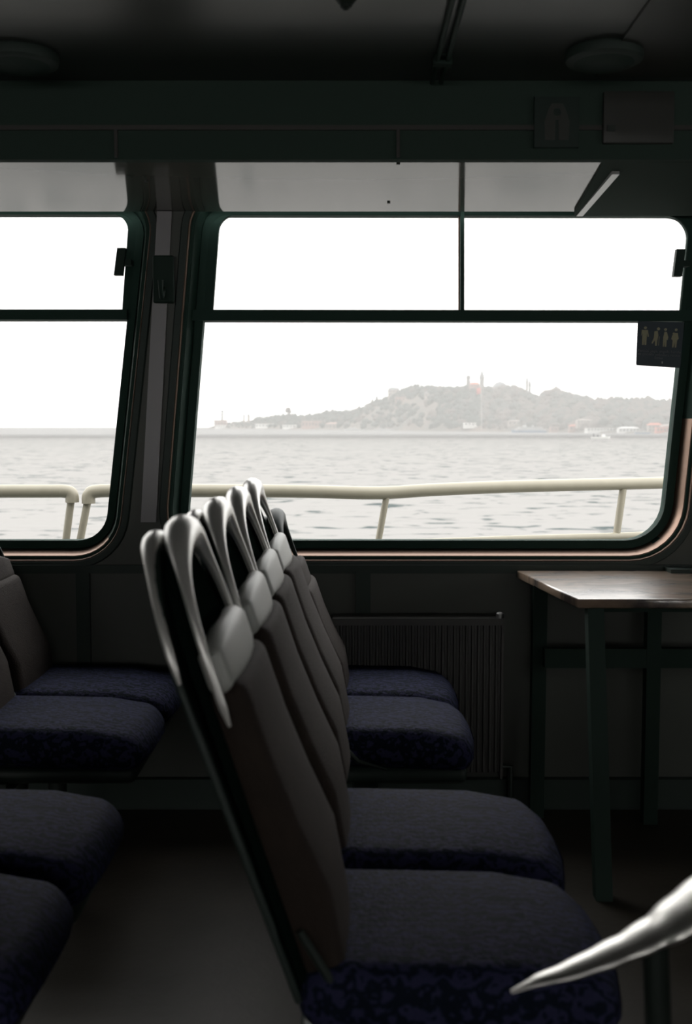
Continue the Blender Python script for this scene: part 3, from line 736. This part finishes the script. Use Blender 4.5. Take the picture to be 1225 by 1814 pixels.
tower(829,664,692,6,1.0,'blunt square tower left of the spired palace tower',.1)
tower(932.5,664,708,3.6,1.0,'taller left minaret of the twin pair right of the domes',.25)
tower(937.5,671,708,3.6,1.0,'shorter right minaret of the twin pair right of the domes',.25)
tower(440,731,748,4,.6,'small left tower near the left end of the shore',.3,W[0])
tower(432,732,748,3,.6,'slim tower just left of the small one on the low shore',.3,W[0])
tower(1107,704,722,2,1.0,'thin lone minaret on the right part of the ridge',.3)
def dome(x, yt, yb, wd, f, lab):
    Dm = terr(x, f).y+25; a_ = P(x, yt, Dm); b2 = P(x, yb, Dm); r = wd/2*Dm/FPX; h = a_.z-b2.z
    t = thing('domed_building', lab, 'domed building', b2, 'domed buildings on the ridge')
    G().box(b2.x-r*1.1,b2.x+r*1.1,Dm-r,Dm+r,b2.z-8,b2.z+h*.35).obj('walls', W[0], t)
    G().lathe((b2.x,Dm,b2.z+h*.3), [(r,0),(r*.97,h*.12),(r*.8,h*.38),(r*.5,h*.58),(r*.15,h*.68),(.1,h*.72)], 18).obj('dome', lead, t, True)
dome(885,676,692,27,1.0,'wide pale dome on the ridge right of the spired tower')
dome(908,682,694,12,1.0,'smaller dome just right of the wide pale dome')
# flagpole, mast
Dm = terr(851,.09).y; a_ = P(851.5,684,Dm-6); b2 = P(853,757,Dm-6)
fp = thing('flagpole', 'tall white flagpole with red flag standing on the far shore', 'flagpole', b2)
G().tube([b2-Vector((0,0,2)), a_], [.3,.18], 8).obj('pole', W[3], fp, True)
g = G(); V = []; F = []
for i in range(9):
    for j in range(2): V.append((a_.x-.3-i*.75, Dm-6+.5*math.sin(i*1.1), a_.z-2-j*9.0-i*.12))
F = [(i*2,(i+1)*2,(i+1)*2+1,i*2+1) for i in range(8)]
fo = g.add(V,F).obj('flag', mat('red flag', (0.5062,0.108,0.081), .7), fp, True)
md = fo.modifiers.new('thick','SOLIDIFY'); md.thickness = .08
Dm = terr(394,.3).y; a_ = P(393.5,721,Dm); b2 = P(393.5,753,Dm)
ms = thing('lighthouse', 'thin dark lighthouse mast on the point at the far left', 'lighthouse', b2)
G().lathe((b2.x,Dm,b2.z), [(5,0),(3.6,(a_.z-b2.z)*.6),(3,(a_.z-b2.z)*.8)], 10).obj('shaft', W[2], ms, True)
G().lathe((b2.x,Dm,b2.z+(a_.z-b2.z)*.72), [(5,0),(5,4),(3,6),(.8,10),(.5,(a_.z-b2.z)*.28)], 10).obj('lantern', win_m, ms, True)

# ------------------------------------------------------------------ boats
def hullmesh(L, B, H, x, y, z, bow=1, n=12):
    V = []
    for i in range(n+1):
        f = i/n; w_ = B/2*(1-max(0,(f-.6)/.4)**2*.97)*(1-.25*max(0,(.1-f)/.1)); sheer = H*(1+.35*max(0,(f-.55)/.45)**2)
        xx = x+bow*(f-.5)*L
        V += [(xx,y-w_,z+sheer),(xx-bow*L*.03*f,y-w_*.7,z-.3),(xx-bow*L*.03*f,y+w_*.7,z-.3),(xx,y+w_,z+sheer)]
    F = [(i*4+k,i*4+k+1,(i+1)*4+k+1,(i+1)*4+k) for i in range(n) for k in range(3)] + [(i*4+3,i*4,(i+1)*4,(i+1)*4+3) for i in range(n)]
    F += [(0,1,2,3),(n*4+3,n*4+2,n*4+1,n*4)]
    return G().add(V,F)
def ferry(x0, x1, wy, dist, label, hm_, bow=1, decks=2, ztop=None, stripe=None):
    Y = dist; k = Y/FPX; L = (x1-x0)*k; cx_ = ((x0+x1)/2-612.5)*k; t = thing('ferry_boat', label, 'ferry', (cx_,Y,ZSEA), 'ferries crossing the strait')
    H = L*.045+.6; B = L*.2
    hullmesh(L,B,H,cx_,Y,ZSEA,bow).obj('hull', hm_, t, True)
    z = ZSEA+H
    for d in range(decks):
        l2 = L*(.42-.08*d); h = L*.05
        G().box(cx_-l2-bow*L*.04,cx_+l2-bow*L*.04,Y-B*.42,Y+B*.42,z,z+h).obj('cabin', M['white'], t)
        G().box(cx_-l2*.92-bow*L*.04,cx_+l2*.92-bow*L*.04,Y-B*.43,Y-B*.419,z+h*.35,z+h*.75).obj('window_band', win_m, t)
        z += h
    G().box(cx_+bow*L*.12-L*.05,cx_+bow*L*.12+L*.05,Y-B*.25,Y+B*.25,z,z+L*.05).obj('wheelhouse', M['white'], t)
    G().tube([(cx_+bow*L*.10,Y,z),(cx_+bow*L*.10,Y,z+L*.13)], L*.007, 6).obj('mast', M['white'], t)
    G().box(cx_-bow*L*.12-L*.02,cx_-bow*L*.12+L*.02,Y-L*.02,Y+L*.02,z,z+L*.06).obj('funnel', M['white'], t)
    return t
ferry(904,966,766,1270,'blue hulled white passenger ferry off the far shore',M['boatblue'],bow=-1)
ferry(661,696,763,1900,'small white ferry under the pale slope of the hill',M['white'],bow=-1,decks=1)
ferry(608,641,763,2050,'fainter white ferry left of the small white one',M['white'],bow=1,decks=1)
ferry(1122,1150,768,1035,'dark blue moored boat in front of the red quay building',M['boatblue'],bow=1,decks=1)
# fishing boat
Y = 600; k = Y/FPX; bx = (1063-612.5)*k; L = 34*k
fb = thing('fishing_boat', 'small open white fishing boat carrying two people on the water', 'boat', (bx,Y,ZSEA))
hullmesh(L,2.6,1.0,bx,Y,ZSEA,1).obj('hull', M['white'], fb, True)
G().box(bx+.3,bx+2.2,Y-.8,Y+.8,ZSEA+.8,ZSEA+2.2).obj('cabin', M['white'], fb)
G().tube([(bx+.2,Y,ZSEA+.8),(bx+.2,Y,ZSEA+3.6)], .06, 6).obj('mast', M['cream'], fb)
def person(x, y, z, sit, label):
    me = bpy.data.meshes.new('person'); bm = bmesh.new()
    if sit: J = [(0,0,.45,.17),(0,0,.75,.19),(0,0,1.0,.17),(0,0,1.12,.07),(0,0,1.25,.11),(.12,-.1,.45,.1),(.5,-.12,.45,.08),(.5,-.12,.05,.06),(.12,.1,.45,.1),(.5,.12,.45,.08),(.5,.12,.05,.06),(0,-.22,.98,.07),(.15,-.26,.7,.05),(.38,-.2,.62,.04),(0,.22,.98,.07),(.15,.26,.7,.05),(.38,.2,.62,.04)]
    else: J = [(0,0,.92,.16),(0,0,1.2,.18),(0,0,1.42,.17),(0,0,1.52,.07),(0,0,1.66,.11),(.02,-.11,.85,.1),(.04,-.12,.48,.075),(0,-.13,.05,.06),(.02,.11,.85,.1),(.04,.12,.48,.075),(0,.13,.05,.06),(0,-.23,1.4,.07),(.05,-.27,1.12,.05),(.2,-.22,.92,.04),(0,.23,1.4,.07),(.05,.27,1.12,.05),(.2,.22,.92,.04)]
    vs_ = [bm.verts.new(j[:3]) for j in J]
    for a1, b1 in ((0,1),(1,2),(2,3),(3,4),(0,5),(5,6),(6,7),(0,8),(8,9),(9,10),(2,11),(11,12),(12,13),(2,14),(14,15),(15,16)): bm.edges.new((vs_[a1],vs_[b1]))
    bm.to_mesh(me); bm.free()
    o = link('person', me, M['darkcloth']); o.modifiers.new('s','SKIN'); sv = me.skin_vertices[0].data
    for i, j in enumerate(J): sv[i].radius = (j[3],j[3])
    sv[0].use_root = True
    o.modifiers.new('ss','SUBSURF').levels = 1
    o.location = (x,y,z); tag(o, label, 'person', 'people in the fishing boat')
person(bx-4.0, Y, ZSEA+.95, False, 'person in dark clothes standing at the stern of the fishing boat')
person(bx-1.9, Y-.1, ZSEA+.75, True, 'person in dark clothes sitting in the middle of the fishing boat')
# gulls
def gull(px_, py_, Y, span, lab):
    c = P(px_, py_, Y); g = G(); s_ = span/2
    wing = [(-1,-.02,-.12),(-.55,.12,.22),(-.08,.1,.05),(-.08,-.12,.02),(-.5,-.08,.18)]
    for sgn in (1,-1):
        V = [(c.x+sgn*x*s_, c.y+y*s_, c.z+z*s_) for x,y,z in wing]; V += [(a1,b1,c1-.02) for a1,b1,c1 in V]
        g.add(V, [(0,1,2,3,4),(9,8,7,6,5)] + [(i,(i+1)%5,5+(i+1)%5,5+i) for i in range(5)])
    g.tube([(c.x-.02,c.y-.32*s_,c.z+.02),(c.x,c.y-.15*s_,c.z+.02),(c.x,c.y+.1*s_,c.z),(c.x,c.y+.3*s_,c.z)], [.02,.09*s_,.1*s_,.03], 8)
    tag(g.obj('seagull', mat('gull grey', (0.225,0.155,0.15), .8)), lab, 'bird', 'seagulls in the sky')
gull(878,631,190,1.2,'seagull flying above the spired tower')
gull(465,586,260,.8,'tiny distant seagull in the upper left sky of the middle window')

# ------------------------------------------------------------------ sea haze between the ship and the far shore
hz = bpy.data.materials.new('sea haze'); hz.use_nodes = True; nn = hz.node_tree.nodes; nn.clear()
oo = nn.new('ShaderNodeOutputMaterial'); sc_ = nn.new('ShaderNodeVolumeScatter')
sc_.inputs['Color'].default_value = (1,.985,.965,1); sc_.inputs['Density'].default_value = .0021; sc_.inputs['Anisotropy'].default_value = 0
ab_ = nn.new('ShaderNodeVolumeAbsorption'); ab_.inputs['Color'].default_value = (0,0,0,1); ab_.inputs['Density'].default_value = .0012
ad_ = nn.new('ShaderNodeAddShader'); hz.node_tree.links.new(sc_.outputs[0], ad_.inputs[0]); hz.node_tree.links.new(ab_.outputs[0], ad_.inputs[1])
hz.node_tree.links.new(ad_.outputs[0], oo.inputs['Volume'])
try: hz.cycles.homogeneous_volume = True
except Exception: pass
h = G().box(-9000,9000,630,980,ZSEA-1,230).obj('sea_haze', hz)
tag(h, 'pale mist lying over the water in front of the far shore', 'haze', kind='stuff')
